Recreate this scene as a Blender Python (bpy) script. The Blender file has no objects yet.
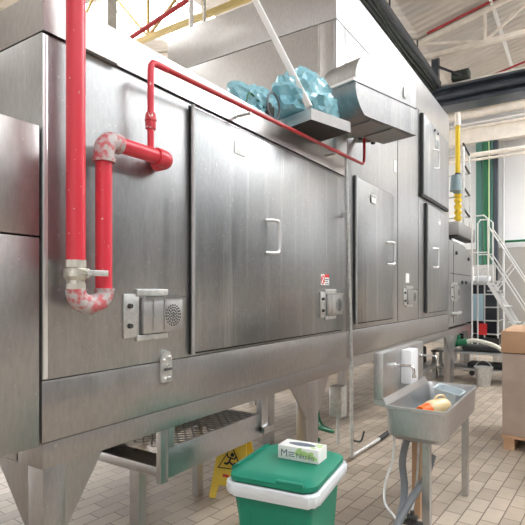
import bpy, bmesh, math, random
from mathutils import Vector, Matrix, noise
random.seed(7)
C = bpy.context.scene.collection
SC = bpy.context.scene
PI = math.pi
D = -1.91            # plane of the machine's long front face

# ------------------------------------------------------------ materials
def newmat(name):
    m = bpy.data.materials.new(name); m.use_nodes = True
    nt = m.node_tree; b = nt.nodes['Principled BSDF']
    return m, nt, b
def plain(name, col, rough=.5, metal=0, spec=.5, bump=0, bscale=30, var=0, vscale=6, alpha=1, trans=0):
    m, nt, b = newmat(name)
    b.inputs['Base Color'].default_value = (*col, 1)
    b.inputs['Roughness'].default_value = rough
    b.inputs['Metallic'].default_value = metal
    b.inputs['Specular IOR Level'].default_value = spec
    b.inputs['Alpha'].default_value = alpha
    b.inputs['Transmission Weight'].default_value = trans
    tc = nt.nodes.new('ShaderNodeTexCoord')
    if var:
        n = nt.nodes.new('ShaderNodeTexNoise'); n.inputs['Scale'].default_value = vscale; n.inputs['Detail'].default_value = 6
        nt.links.new(tc.outputs['Object'], n.inputs['Vector'])
        r = nt.nodes.new('ShaderNodeMapRange'); r.inputs[1].default_value = .3; r.inputs[2].default_value = .7
        r.inputs[3].default_value = 1-var; r.inputs[4].default_value = 1+var
        nt.links.new(n.outputs['Fac'], r.inputs[0])
        v = nt.nodes.new('ShaderNodeVectorMath'); v.operation = 'SCALE'; v.inputs[0].default_value = col
        nt.links.new(r.outputs[0], v.inputs['Scale']); nt.links.new(v.outputs[0], b.inputs['Base Color'])
    if bump:
        n2 = nt.nodes.new('ShaderNodeTexNoise'); n2.inputs['Scale'].default_value = bscale; n2.inputs['Detail'].default_value = 4
        nt.links.new(tc.outputs['Object'], n2.inputs['Vector'])
        bp = nt.nodes.new('ShaderNodeBump'); bp.inputs['Strength'].default_value = bump; bp.inputs['Distance'].default_value = .02
        nt.links.new(n2.outputs['Fac'], bp.inputs['Height']); nt.links.new(bp.outputs[0], b.inputs['Normal'])
    return m
def steel(name, col=(.62,.61,.60), rough=.34, streak=.12, spots=.25, metal=.95, big=.10, bump=.08, runs=0):
    """satin stainless: vertical streaks, cloudy wiping marks, dried water spots"""
    m, nt, b = newmat(name); L = nt.links.new; N = nt.nodes.new
    geo = N('ShaderNodeNewGeometry')
    def nz(scale, sc=(1,1,1), detail=3):
        mp = N('ShaderNodeMapping'); mp.inputs['Scale'].default_value = sc; L(geo.outputs['Position'], mp.inputs[0])
        n = N('ShaderNodeTexNoise'); n.inputs['Scale'].default_value = scale; n.inputs['Detail'].default_value = detail
        L(mp.outputs[0], n.inputs['Vector']); return n.outputs['Fac']
    st = nz(10, (1,1,.10), 5); cl = nz(1.6, (1,1,.8), 5); fine = nz(60, (1,1,.35), 3); sp = nz(55, (1,1,1), 1)
    def ma(op, a, bb, clamp=False):
        n = N('ShaderNodeMath'); n.operation = op; n.use_clamp = clamp
        for i, x in enumerate((a, bb)):
            if isinstance(x, (int, float)): n.inputs[i].default_value = x
            else: L(x, n.inputs[i])
        return n.outputs[0]
    v = ma('ADD', ma('MULTIPLY', ma('SUBTRACT', st, .5), streak*2.2), ma('MULTIPLY', ma('SUBTRACT', cl, .5), big*1.6))
    v = ma('ADD', v, ma('MULTIPLY', ma('SUBTRACT', fine, .5), .34))
    spm = ma('MULTIPLY', ma('SUBTRACT', sp, .70), 14, True)
    v = ma('ADD', v, 1.0)
    vs = N('ShaderNodeVectorMath'); vs.operation = 'SCALE'; vs.inputs[0].default_value = col; L(v, vs.inputs['Scale'])
    mx = N('ShaderNodeMix'); mx.data_type = 'RGBA'; L(ma('MULTIPLY', spm, spots), mx.inputs['Factor'])
    rn = nz(9, (1,1,.05), 4); fr = nz(90, (1,1,.02), 2)
    rm = ma('MULTIPLY', ma('MULTIPLY', ma('SUBTRACT', rn, .54), 8, True), ma('MULTIPLY', ma('SUBTRACT', fr, .35), 2.5, True))
    m2 = N('ShaderNodeMix'); m2.data_type = 'RGBA'; L(ma('MULTIPLY', rm, runs), m2.inputs['Factor'])
    L(vs.outputs[0], m2.inputs['A']); m2.inputs['B'].default_value = (.85,.85,.85,1)
    L(m2.outputs['Result'], mx.inputs['A']); mx.inputs['B'].default_value = (.9,.9,.9,1)
    L(mx.outputs['Result'], b.inputs['Base Color'])
    b.inputs['Metallic'].default_value = metal
    L(ma('ADD', ma('MULTIPLY', ma('SUBTRACT', st, .5), .25), ma('ADD', rough, ma('MULTIPLY', spm, .2))), b.inputs['Roughness'])
    bp = N('ShaderNodeBump'); bp.inputs['Strength'].default_value = bump; bp.inputs['Distance'].default_value = .02
    L(ma('ADD', ma('MULTIPLY', cl, .8), ma('MULTIPLY', fine, .06)), bp.inputs['Height']); L(bp.outputs[0], b.inputs['Normal'])
    return m
def emit(name, col, s):
    m, nt, b = newmat(name)
    b.inputs['Base Color'].default_value = (*col, 1)
    b.inputs['Emission Color'].default_value = (*col, 1); b.inputs['Emission Strength'].default_value = s
    return m
def chipped(name, col, under, amount=.62, scale=35, rough=.32, soft=.03):
    m, nt, b = newmat(name); L = nt.links.new; N = nt.nodes.new
    tc = N('ShaderNodeTexCoord'); n = N('ShaderNodeTexNoise'); n.inputs['Scale'].default_value = scale; n.inputs['Detail'].default_value = 6
    L(tc.outputs['Object'], n.inputs['Vector'])
    r = N('ShaderNodeMapRange'); r.inputs[1].default_value = amount; r.inputs[2].default_value = amount+soft
    L(n.outputs['Fac'], r.inputs[0])
    mx = N('ShaderNodeMix'); mx.data_type = 'RGBA'; L(r.outputs[0], mx.inputs['Factor'])
    mx.inputs['A'].default_value = (*col, 1); mx.inputs['B'].default_value = (*under, 1)
    L(mx.outputs['Result'], b.inputs['Base Color']); b.inputs['Roughness'].default_value = rough
    return m
def floor_mat():
    m, nt, b = newmat('quarry_tile_floor'); L = nt.links.new; N = nt.nodes.new
    geo = N('ShaderNodeNewGeometry'); mp = N('ShaderNodeMapping'); mp.vector_type = 'POINT'
    mp.inputs['Rotation'].default_value = (0, 0, math.radians(90+3.6)); L(geo.outputs['Position'], mp.inputs[0])
    br = N('ShaderNodeTexBrick'); br.inputs['Scale'].default_value = 1
    br.inputs['Brick Width'].default_value = .245; br.inputs['Row Height'].default_value = .12
    br.inputs['Mortar Size'].default_value = .0045; br.inputs['Mortar Smooth'].default_value = .3
    br.inputs['Color1'].default_value = (.36,.29,.225,1); br.inputs['Color2'].default_value = (.48,.40,.315,1)
    br.inputs['Mortar'].default_value = (.12,.085,.06,1); L(mp.outputs[0], br.inputs['Vector'])
    n = N('ShaderNodeTexNoise'); n.inputs['Scale'].default_value = 1.7; n.inputs['Detail'].default_value = 5; L(geo.outputs['Position'], n.inputs['Vector'])
    r = N('ShaderNodeMapRange'); r.inputs[1].default_value = .35; r.inputs[2].default_value = .7; r.inputs[3].default_value = .82; r.inputs[4].default_value = 1.15
    L(n.outputs['Fac'], r.inputs[0])
    vs = N('ShaderNodeVectorMath'); vs.operation = 'SCALE'; L(br.outputs['Color'], vs.inputs[0]); L(r.outputs[0], vs.inputs['Scale'])
    L(vs.outputs[0], b.inputs['Base Color'])
    rr = N('ShaderNodeMapRange'); rr.inputs[3].default_value = .55; rr.inputs[4].default_value = .28; L(n.outputs['Fac'], rr.inputs[0]); L(rr.outputs[0], b.inputs['Roughness'])
    bp = N('ShaderNodeBump'); bp.inputs['Strength'].default_value = .5; bp.inputs['Distance'].default_value = .004; bp.invert = True
    L(br.outputs['Fac'], bp.inputs['Height']); L(bp.outputs[0], b.inputs['Normal'])
    return m
def ribbed(name, col, axis, period, depth=.03, rough=.6, metal=0):
    m, nt, b = newmat(name); L = nt.links.new; N = nt.nodes.new
    geo = N('ShaderNodeNewGeometry'); w = N('ShaderNodeTexWave'); w.bands_direction = axis
    w.inputs['Scale'].default_value = 1/period/ (PI) * 1.0; w.inputs['Distortion'].default_value = 0
    L(geo.outputs['Position'], w.inputs['Vector'])
    bp = N('ShaderNodeBump'); bp.inputs['Strength'].default_value = .8; bp.inputs['Distance'].default_value = depth
    L(w.outputs['Fac'], bp.inputs['Height']); L(bp.outputs[0], b.inputs['Normal'])
    n = N('ShaderNodeTexNoise'); n.inputs['Scale'].default_value = .9; n.inputs['Detail'].default_value = 6; L(geo.outputs['Position'], n.inputs['Vector'])
    r = N('ShaderNodeMapRange'); r.inputs[1].default_value = .3; r.inputs[2].default_value = .7; r.inputs[3].default_value = .82; r.inputs[4].default_value = 1.12
    L(n.outputs['Fac'], r.inputs[0])
    vs = N('ShaderNodeVectorMath'); vs.operation = 'SCALE'; vs.inputs[0].default_value = col; L(r.outputs[0], vs.inputs['Scale'])
    L(vs.outputs[0], b.inputs['Base Color']); b.inputs['Roughness'].default_value = rough; b.inputs['Metallic'].default_value = metal
    return m

M = {}
M['steel'] = steel('satin_stainless', (.40,.405,.41), .35, .08, .35, runs=.18)
M['steel_door'] = steel('door_stainless', (.335,.345,.35), .36, .11, .45, runs=.42)
M['steel_low'] = steel('skirt_stainless', (.42,.405,.395), .38, .05, .25)
M['steel_plain'] = steel('plain_stainless', (.54,.54,.54), .36, .03, .0, big=.05)
M['hoodsteel'] = steel('hood_stainless', (.34,.34,.34), .42, .10, .3, bump=.04, runs=.3)
M['steel_dark'] = steel('dull_steel', (.36,.35,.34), .45, .08, 0)
M['gap'] = plain('seam_dark', (.03,.03,.03), .8)
M['rubber'] = plain('black_rubber', (.02,.02,.02), .6)
M['chrome'] = plain('polished_steel', (.75,.75,.74), .18, 1)
M['handle'] = plain('handle_steel', (.80,.80,.80), .3, .7)
M['galv'] = plain('galvanised_steel', (.62,.62,.60), .42, .8, var=.15, vscale=25)
M['red'] = chipped('red_pipe_paint', (.69,.04,.065), (.75,.5,.47), .69, 60)
M['redworn'] = chipped('worn_red_fitting', (.55,.12,.13), (.50,.46,.45), .40, 38, .5, soft=.16)
M['redunion'] = chipped('chipped_red_union', (.62,.05,.07), (.75,.68,.64), .60, 50, .4)
M['redthin'] = plain('dark_red_paint', (.48,.012,.02), .35)
M['redroof'] = plain('roof_pipe_red', (.38,.03,.035), .5)
M['brass'] = plain('nickel_valve', (.70,.68,.60), .35, .8, bump=.2, bscale=90)
M['floor'] = floor_mat()
M['wallw'] = plain('white_wall_panel', (.88,.88,.89), .6, var=.03, vscale=.7)
M['wallb'] = plain('wall_steel_cladding', (.50,.48,.45), .42, .5, var=.12, vscale=.8)
M['wallr'] = plain('grey_side_wall', (.09,.09,.09), .7, var=.15, vscale=.5)
M['rib'] = ribbed('ribbed_cream_sheet', (.58,.53,.44), 'X', .28, .05)
M['roof'] = ribbed('roof_sheet', (.60,.56,.51), 'Y', .22, .04)
M['sky'] = emit('skylight_panel', (.92,.96,1.0), 10.0)
M['skyl'] = emit('left_skylight_panel', (1.0,.99,.97), 6.0)
M['skyfar'] = emit('far_skylight_panel', (.94,.97,1.0), 26.0)
M['cler_left'] = emit('side_window_pane', (.97,.98,1.0), 10.0)
M['cler'] = emit('clerestory_pane', (.95,.98,1.0), 1.7)
M['cream'] = plain('cream_girder_paint', (.82,.76,.68), .55, var=.1)
M['white_steel'] = plain('white_painted_steel', (.78,.77,.75), .5)
M['yellow'] = plain('yellow_pipe_paint', (.80,.56,.02), .4)
M['ochre'] = plain('ochre_girder_paint', (.50,.38,.14), .55)
M['signyellow'] = plain('wet_sign_yellow', (.86,.60,.06), .45, var=.06)
M['black'] = plain('black_print', (.015,.015,.015), .5)
M['redprint'] = plain('red_print', (.7,.03,.03), .5)
M['darkbeam'] = plain('crane_beam_grey', (.045,.055,.07), .35, var=.3, vscale=3)
M['tray'] = plain('cable_tray_dark', (.03,.04,.035), .6, var=.5, vscale=10)
M['green'] = plain('green_bin_plastic', (.002,.225,.135), .42, bump=.05, bscale=60, var=.06)
M['greenpipe'] = plain('green_pipe', (.008,.13,.055), .4)
M['tealpipe'] = plain('teal_pipe', (.06,.17,.14), .5)
M['bag'] = plain('white_bag_film', (.74,.78,.80), .28, bump=.25, bscale=14)
M['bluebag'] = plain('blue_plastic_film', (.42,.82,.93), .14, trans=.4, bump=.4, bscale=9, spec=.8)
M['whitep'] = plain('white_plastic', (.85,.86,.87), .4)
M['carton'] = plain('white_carton', (.86,.87,.84), .55)
M['lime'] = plain('lime_print', (.55,.74,.30), .55)
M['greyprint'] = plain('grey_print', (.14,.16,.2), .55)
M['card'] = plain('brown_cardboard', (.52,.32,.19), .75, var=.06, vscale=5)
M['wrap'] = plain('wrapped_cardboard', (.42,.32,.26), .16, bump=.9, bscale=5, var=.1, vscale=4, spec=.9)
M['tub'] = plain('clear_tub_plastic', (.72,.80,.84), .25, trans=.3)
M['jug'] = plain('cream_jug_plastic', (.86,.66,.36), .4, trans=.15)
M['orange'] = plain('orange_plastic', (.90,.16,.01), .4)
M['hose'] = plain('grey_drain_hose', (.17,.18,.19), .5)
M['whose'] = plain('white_hose', (.70,.68,.58), .5)
M['ibc'] = plain('black_tank_plastic', (.012,.016,.025), .3)
M['label'] = plain('pale_blue_label', (.45,.62,.70), .6)
M['blue'] = plain('blue_plastic', (.04,.05,.35), .5)
M['dark'] = plain('dark_cast_metal', (.04,.04,.04), .6)
M['teal'] = plain('grey_blue_box', (.22,.30,.33), .5)

# ------------------------------------------------------------ mesh helpers
ORG = {}
class MB:
    def __init__(s): s.bm = bmesh.new()
    def box(s, x0,x1,y0,y1,z0,z1, bev=0, rot=None, seg=2):
        b = bmesh.new()
        vs = [b.verts.new(p) for p in ((x0,y0,z0),(x1,y0,z0),(x1,y1,z0),(x0,y1,z0),(x0,y0,z1),(x1,y0,z1),(x1,y1,z1),(x0,y1,z1))]
        for f in ((0,3,2,1),(4,5,6,7),(0,1,5,4),(1,2,6,5),(2,3,7,6),(3,0,4,7)): b.faces.new([vs[i] for i in f])
        if bev: bmesh.ops.bevel(b, geom=b.edges[:], offset=bev, segments=seg, profile=.5, affect='EDGES')
        if rot: bmesh.ops.transform(b, matrix=rot, verts=b.verts[:])
        s._merge(b); return s
    def _merge(s, b):
        me = bpy.data.meshes.new('t'); b.to_mesh(me); b.free(); s.bm.from_mesh(me); bpy.data.meshes.remove(me)
    def beam(s, a, b, w, h, bev=0):
        a, b = Vector(a), Vector(b); d = b-a; L = d.length
        q = d.to_track_quat('X', 'Z').to_matrix().to_4x4(); q.translation = a
        return s.box(0, L, -w/2, w/2, -h/2, h/2, bev, q)
    def cyl(s, a, b, r, r2=None, n=20, cap=True):
        a, b = Vector(a), Vector(b); d = b-a
        t = bmesh.new(); bmesh.ops.create_cone(t, cap_ends=cap, segments=n, radius1=r, radius2=r if r2 is None else r2, depth=d.length)
        q = d.to_track_quat('Z', 'Y').to_matrix().to_4x4(); q.translation = (a+b)/2
        bmesh.ops.transform(t, matrix=q, verts=t.verts[:]); s._merge(t); return s
    def tube(s, pts, r, n=12, smooth=0, closed=False):
        P = [Vector(p) for p in pts]
        if smooth:
            Q = []
            m = len(P)
            for i in range(m if closed else m-1):
                p0 = P[(i-1) % m] if (closed or i > 0) else P[i]; p1 = P[i]; p2 = P[(i+1) % m]
                p3 = P[(i+2) % m] if (closed or i+2 < m) else P[(i+1) % m]
                for k in range(smooth):
                    t = k/smooth
                    Q.append(.5*((2*p1)+(p2-p0)*t+(2*p0-5*p1+4*p2-p3)*t*t+(3*p1-p0-3*p2+p3)*t**3))
            if not closed: Q.append(P[-1])
            P = Q
        rr = r if callable(r) else (lambda t: r)
        rings = []; up = None; m = len(P)
        for i, p in enumerate(P):
            if closed: d = P[(i+1) % m]-P[(i-1) % m]
            else: d = P[min(i+1, m-1)]-P[max(i-1, 0)]
            d.normalize()
            if up is None: up = d.orthogonal().normalized()
            else:
                up = up - d*up.dot(d)
                up = up.normalized() if up.length > 1e-6 else d.orthogonal().normalized()
            sd = d.cross(up); R = rr(i/max(1, m-1))
            rings.append([s.bm.verts.new(p+R*(math.cos(2*PI*k/n)*up+math.sin(2*PI*k/n)*sd)) for k in range(n)])
        for i in range(m if closed else m-1):
            A, B = rings[i], rings[(i+1) % m]
            for k in range(n): s.bm.faces.new((A[k], A[(k+1) % n], B[(k+1) % n], B[k]))
        if not closed:
            s.bm.faces.new(rings[0][::-1]); s.bm.faces.new(rings[-1])
        return s
    def elbow(s, c_pts, r, n=16): return s.tube(c_pts, r, n, 6)
    def prism(s, poly, axis, a, b):
        """poly in the two other axes, extruded along axis from a to b"""
        def P(u, v, w): return {'x': (w,u,v), 'y': (u,w,v), 'z': (u,v,w)}[axis]
        A = [s.bm.verts.new(P(u,v,a)) for u,v in poly]; B = [s.bm.verts.new(P(u,v,b)) for u,v in poly]
        s.bm.faces.new(A[::-1]); s.bm.faces.new(B)
        n = len(poly)
        for i in range(n): s.bm.faces.new((A[i], A[(i+1) % n], B[(i+1) % n], B[i]))
        return s
    def rings(s, rr, cap0=True, cap1=True):
        R = [[s.bm.verts.new(p) for p in r] for r in rr]; n = len(R[0])
        for i in range(len(R)-1):
            for k in range(n): s.bm.faces.new((R[i][k], R[i][(k+1) % n], R[i+1][(k+1) % n], R[i+1][k]))
        if cap0: s.bm.faces.new(R[0][::-1])
        if cap1: s.bm.faces.new(R[-1])
        return s
    def xf(s, m): bmesh.ops.transform(s.bm, matrix=m, verts=s.bm.verts[:]); return s
    def build(s, name, mat, parent=None, origin=None, smooth=True, ang=35):
        bmesh.ops.recalc_face_normals(s.bm, faces=s.bm.faces[:])
        vs = [v.co for v in s.bm.verts]
        if parent is not None: o0 = ORG[parent.as_pointer()]
        elif origin is not None: o0 = Vector(origin)
        else:
            o0 = Vector(((min(v.x for v in vs)+max(v.x for v in vs))/2, (min(v.y for v in vs)+max(v.y for v in vs))/2, min(v.z for v in vs)))
        for v in s.bm.verts: v.co -= o0
        if smooth:
            for f in s.bm.faces: f.smooth = True
            for e in s.bm.edges:
                if len(e.link_faces) == 2 and e.calc_face_angle(0) > math.radians(ang): e.smooth = False
        me = bpy.data.meshes.new(name); s.bm.to_mesh(me); s.bm.free()
        me.materials.append(M[mat])
        o = bpy.data.objects.new(name, me); C.objects.link(o)
        if parent is not None: o.parent = parent
        else: o.location = o0
        ORG[o.as_pointer()] = o0
        return o
def thing(name, label, cat, loc, group=None):
    o = bpy.data.objects.new(name, None); C.objects.link(o); o.location = loc; o.empty_display_size = .1
    ORG[o.as_pointer()] = Vector(loc); o['label'] = label; o['category'] = cat
    if group: o['group'] = group
    return o
def tag(o, label, cat, group=None, kind=None):
    o['label'] = label; o['category'] = cat
    if group: o['group'] = group
    if kind: o['kind'] = kind
    return o
def struct(mb, name, mat, **k):
    o = mb.build(name, mat, **k); o['kind'] = 'structure'; return o
def lab(o, t): o['label'] = t; return o
def text_mesh(txt, size, mat, parent, mtx, name, ext=.0004, font_shear=0):
    cu = bpy.data.curves.new('t', 'FONT'); cu.body = txt; cu.size = size; cu.extrude = ext; cu.shear = font_shear
    t = bpy.data.objects.new('t', cu); C.objects.link(t)
    bpy.context.view_layer.update()
    me = bpy.data.meshes.new_from_object(t.evaluated_get(bpy.context.evaluated_depsgraph_get()))
    bpy.data.objects.remove(t); bpy.data.curves.remove(cu)
    mm = Matrix.Translation(-ORG[parent.as_pointer()]) @ mtx
    me.transform(mm); me.materials.clear(); me.materials.append(M[mat]); me.name = name
    o = bpy.data.objects.new(name, me); C.objects.link(o); o.parent = parent; ORG[o.as_pointer()] = ORG[parent.as_pointer()]
    return o
def rrect(cx, cy, w, d, r, z, n=5):
    out = []
    for (sx, sy, a0) in ((1,1,0), (-1,1,90), (-1,-1,180), (1,-1,270)):
        for k in range(n+1):
            a = math.radians(a0+90*k/n)
            out.append((cx+sx*(w/2-r)+r*math.cos(a), cy+sy*(d/2-r)+r*math.sin(a), z))
    return out

# ------------------------------------------------------------ the hall
XL, XR, YB, YF = -15.0, 9.0, -7.0, 16.0
VX, VZ, SL = -3.1, 7.35, .23
def roofz(x): return VZ+SL*abs(x-VX)
struct(MB().box(XL,XR,YB,YF,-.2,0), 'floor', 'floor', smooth=False)
struct(MB().box(XL-.2,XL,YB,YF,0,roofz(XL)), 'wall_left', 'rib', smooth=False)
struct(MB().box(XR,XR+.2,YB,YF,0,roofz(XR)), 'wall_right', 'wallr', smooth=False)
struct(MB().box(XL,XR,YB-.2,YB,0,roofz(XL)), 'wall_back', 'wallw', smooth=False)
struct(MB().box(XL,XR,YF,YF+.2,2.9,7.0), 'wall_front', 'wallw', smooth=False)
struct(MB().box(XL,XR,YF-.02,YF+.2,0,2.9), 'wall_front_lower', 'wallb', smooth=False)
struct(MB().box(XL,XR,YF,YF+.2,7.0,roofz(XL)+.3), 'wall_front_upper', 'rib', smooth=False)
def roofstrip(x0, x1, y0, y1, th=.08):
    return [(x0,roofz(x0)), (x1,roofz(x1)), (x1,roofz(x1)+th), (x0,roofz(x0)+th)]
roof = MB()
sky = []       # (x0,x1,y0,y1)
def panel(x0,x1,y0,y1): roof.prism(roofstrip(x0,x1,y0,y1), 'y', y0, y1)
RX0, RX1 = 1.6, 5.4
panel(VX, RX0, YB, YF); panel(RX1, XR, YB, YF)
ys = [(-5,-2.2),(.6,3.2),(5.3,9.0),(10.2,15.0)]
last = YB
for a, b in ys:
    panel(RX0, RX1, last, a); last = b; sky.append((RX0,RX1,a,b))
panel(RX0, RX1, last, YF)
LX0, LX1 = -11.5, -7.6
panel(LX1, VX, YB, YF); panel(XL, LX0, YB, YF)
ysl = [(-3,-1.8),(1.8,4.3),(5.0,6.6),(8.2,10.4),(12.2,14.6)]
last = YB
for a, b in ysl:
    panel(LX0, LX1, last, a); last = b; sky.append((LX0,LX1,a,b))
panel(LX0, LX1, last, YF)
struct(roof, 'ceiling', 'roof', smooth=False)
for i, (x0,x1,a,b) in enumerate(sky):
    struct(MB().prism([(x0,roofz(x0)+.03),(x1,roofz(x1)+.03),(x1,roofz(x1)+.06),(x0,roofz(x0)+.06)], 'y', a, b), 'window_%d' % (i+1), 'skyl' if x1 < 0 else 'skyfar' if a > 9 else 'sky', smooth=False)

for i in range(5):
    a = -5.5+i*4.2
    struct(MB().box(XR-.06,XR-.01,a,a+3.6,7.3,9.6), 'window_%d' % (20+i), 'cler', smooth=False)  # added glowing panels, out of view, brightening the upper steel faces
for i in range(5):
    a = -4.5+i*4.0
    struct(MB().box(XL+.01,XL+.06,a,a+3.4,.5,3.2), 'window_%d' % (30+i), 'cler_left', smooth=False)  # added glowing panels, unseen, throwing light under the machine onto the floor
# roof trusses span the hall across the machine line
def truss(Y, mat, lbl):
    t = thing('roof_truss', lbl, 'roof truss', (VX,Y,6.85), 'roof trusses')
    for side in (-1, 1):
        xe = VX+side*(9.5 if side > 0 else 10.5)
        MB().beam((VX,Y,6.9),(xe,Y,6.9),.09,.10).build('bottom_chord', mat, t, smooth=False)
        MB().beam((VX,Y,roofz(VX)-.08),(xe,Y,roofz(xe)-.08),.09,.10).build('top_chord', mat, t, smooth=False)
        n = 7
        for k in range(n):
            xa = VX+(xe-VX)*k/n; xb = VX+(xe-VX)*(k+1)/n
            if k: MB().beam((xa,Y,6.93),(xa,Y,roofz(xa)-.1),.05,.05).build('web_post', mat, t, smooth=False)
            MB().beam((xa,Y,6.93) if k % 2 else (xa,Y,roofz(xa)-.1),(xb,Y,roofz(xb)-.1) if k % 2 else (xb,Y,6.93),.045,.045).build('web_diagonal', mat, t, smooth=False)
truss(7.25, 'ochre', 'ochre painted lattice roof truss nearest overhead, above the steel housings')
truss(11.3, 'cream', 'cream lattice roof truss just in front of the dark crane girder')
# purlins run along the hall
for i, x in enumerate((-12.4,-10.2,-8,-5,-1.6,-.2,1.2,5.8)):
    tag(MB().beam((x,YB+.2,roofz(x)-.03),(x,YF-.05,roofz(x)-.03),.06,.09).build('roof_purlin', 'white_steel', smooth=False),
        'white painted purlin running lengthwise directly under the roof sheets', 'purlin', 'lengthwise purlins under the roof sheets')
# red sprinkler pipes below the roof
tag(MB().cyl((VX+.2,11.12,roofz(VX+.2)-.05),(6,11.12,roofz(6)-.07),.026).build('sprinkler_pipe','redroof'),
    'red pipe following the sloped top chord of the cream truss','pipe')
t = thing('tie_rods','pair of red tie rods fanning out above the dark crane girder','tie rod',(-2.6,13.2,6.9))
MB().cyl((-2.9,13.2,6.72),(5,13.2,8.4),.025).build('rod','redroof',t)
MB().cyl((-2.9,13.2,6.72),(5,13.2,7.4),.025).build('rod','redroof',t)
# cable tray in the roof valley
t = thing('cable_tray','long dark cable tray packed with cables hanging under the roof valley','cable tray',(-3.1,7,6.5))
MB().box(-3.42,-2.86,6.2,12.25,6.48,6.52).box(-3.42,-3.38,6.2,12.25,6.5,6.66).box(-2.9,-2.86,6.2,12.25,6.5,6.66).build('channel','darkbeam',t,smooth=False)
for i in range(7):
    x = -3.34+i*.07
    MB().tube([(x+.02*math.sin(k*1.3+i),6.2+k*.75,6.47+.012*math.sin(k+i)) for k in range(9)],.028,8,3).build('cable','greenpipe' if i==2 else 'tray',t)
for y in (7.4,9.3,11.2):
    MB().beam((-3.14,y,6.66),(-3.14,y,7.3),.03,.03).build('hanger','darkbeam',t,smooth=False)
# crane girder and its post
t = thing('crane_girder','dark blue grey crane girder crossing the hall below the trusses','girder',(1,12.4,6.0))
g = MB().box(-3.1,7.5,12.3,12.5,6.12,6.46).build('web','darkbeam',t,smooth=False)
MB().box(-3.1,7.5,12.12,12.68,6.44,6.50,.01).build('flange','darkbeam',t,smooth=False)
MB().box(-3.1,7.5,12.12,12.68,6.02,6.10,.01).build('flange','darkbeam',t,smooth=False)
MB().cyl((-3.1,12.2,6.27),(7.5,12.2,6.27),.075).build('conduit','darkbeam',t)
lab(MB().box(-3.1,7.5,12.28,12.5,6.51,6.60).build('rail','cream',t,smooth=False),'pale rail on top of the girder')
t = thing('hanger_post','dark steel post joining the crane girder to the roof','post',(-3.0,12.2,6.1))
MB().box(-3.06,-2.9,12.1,12.26,6.61,7.25).build('post','darkbeam',t,smooth=False)
MB().beam((-2.95,12.05,7.0),(-2.35,12.05,6.62),.05,.05).build('brace','darkbeam',t,smooth=False)
MB().box(-2.62,-2.22,12.15,12.4,6.61,6.82,.02).build('trolley','tray',t,smooth=False)

# far wall services
def wallpipe(z, r, mat, lbl, x0=-14, x1=8.5, y=15.72):
    tag(MB().cyl((x0,y,z),(x1,y,z),r,n=16).build('wall_pipe', mat), lbl, 'pipe')
wallpipe(6.92,.12,'cream','fat cream pipe, topmost along the far wall under the ribbed sheet')
wallpipe(6.64,.05,'white_steel','slim white pipe just below the fat cream pipe on the far wall')
t = thing('wall_girder','cream channel girder along the far wall between the pipes','girder',(-2,15.6,6.0))
MB().box(-14,8.5,15.6,15.8,6.05,6.45).build('web','cream',t,smooth=False)
MB().box(-14,8.5,15.5,15.82,6.45,6.5).build('flange','cream',t,smooth=False)
MB().box(-14,8.5,15.5,15.82,6.0,6.05).build('flange','cream',t,smooth=False)
wallpipe(5.6,.07,'cream','cream pipe alone at mid height of the white far wall',y=15.36)
wallpipe(5.46,.04,'cream','thin cream pipe tucked under the mid height wall pipe',y=15.36)
wallpipe(3.08,.035,'greenpipe','thin green pipe running level along the foot of the white wall',x0=-2.1,y=15.9)
t = thing('service_column','steel column against the far wall carrying green and teal pipes','column',(-2.4,15.3,0))
MB().box(-2.64,-2.5,15.5,15.7,0,5.98).build('column','tealpipe',t,smooth=False)
MB().box(-2.16,-2.06,15.5,15.7,0,5.98).build('column','darkbeam',t,smooth=False)
MB().cyl((-2.38,15.56,2.4),(-2.38,15.56,5.98),.075).build('pipe','greenpipe',t)
MB().cyl((-2.22,15.56,2.4),(-2.22,15.56,5.98),.05).build('pipe','tealpipe',t)
MB().cyl((-2.51,15.56,2.4),(-2.51,15.56,5.98),.05).build('pipe','tealpipe',t)
lab(MB().cyl((-2.29,15.48,2.4),(-2.29,15.48,5.98),.014).build('pipe','lime',t),'thin bright green pipe')
MB().box(-2.66,-2.1,15.2,15.49,0,2.38,.02).build('plinth','galv',t,smooth=False)
tag(MB().cyl((-1.95,15.85,0),(-1.95,15.85,5.98),.035).build('drain_pipe','white_steel'),'thin white vertical pipe right of the service column','pipe')

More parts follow.
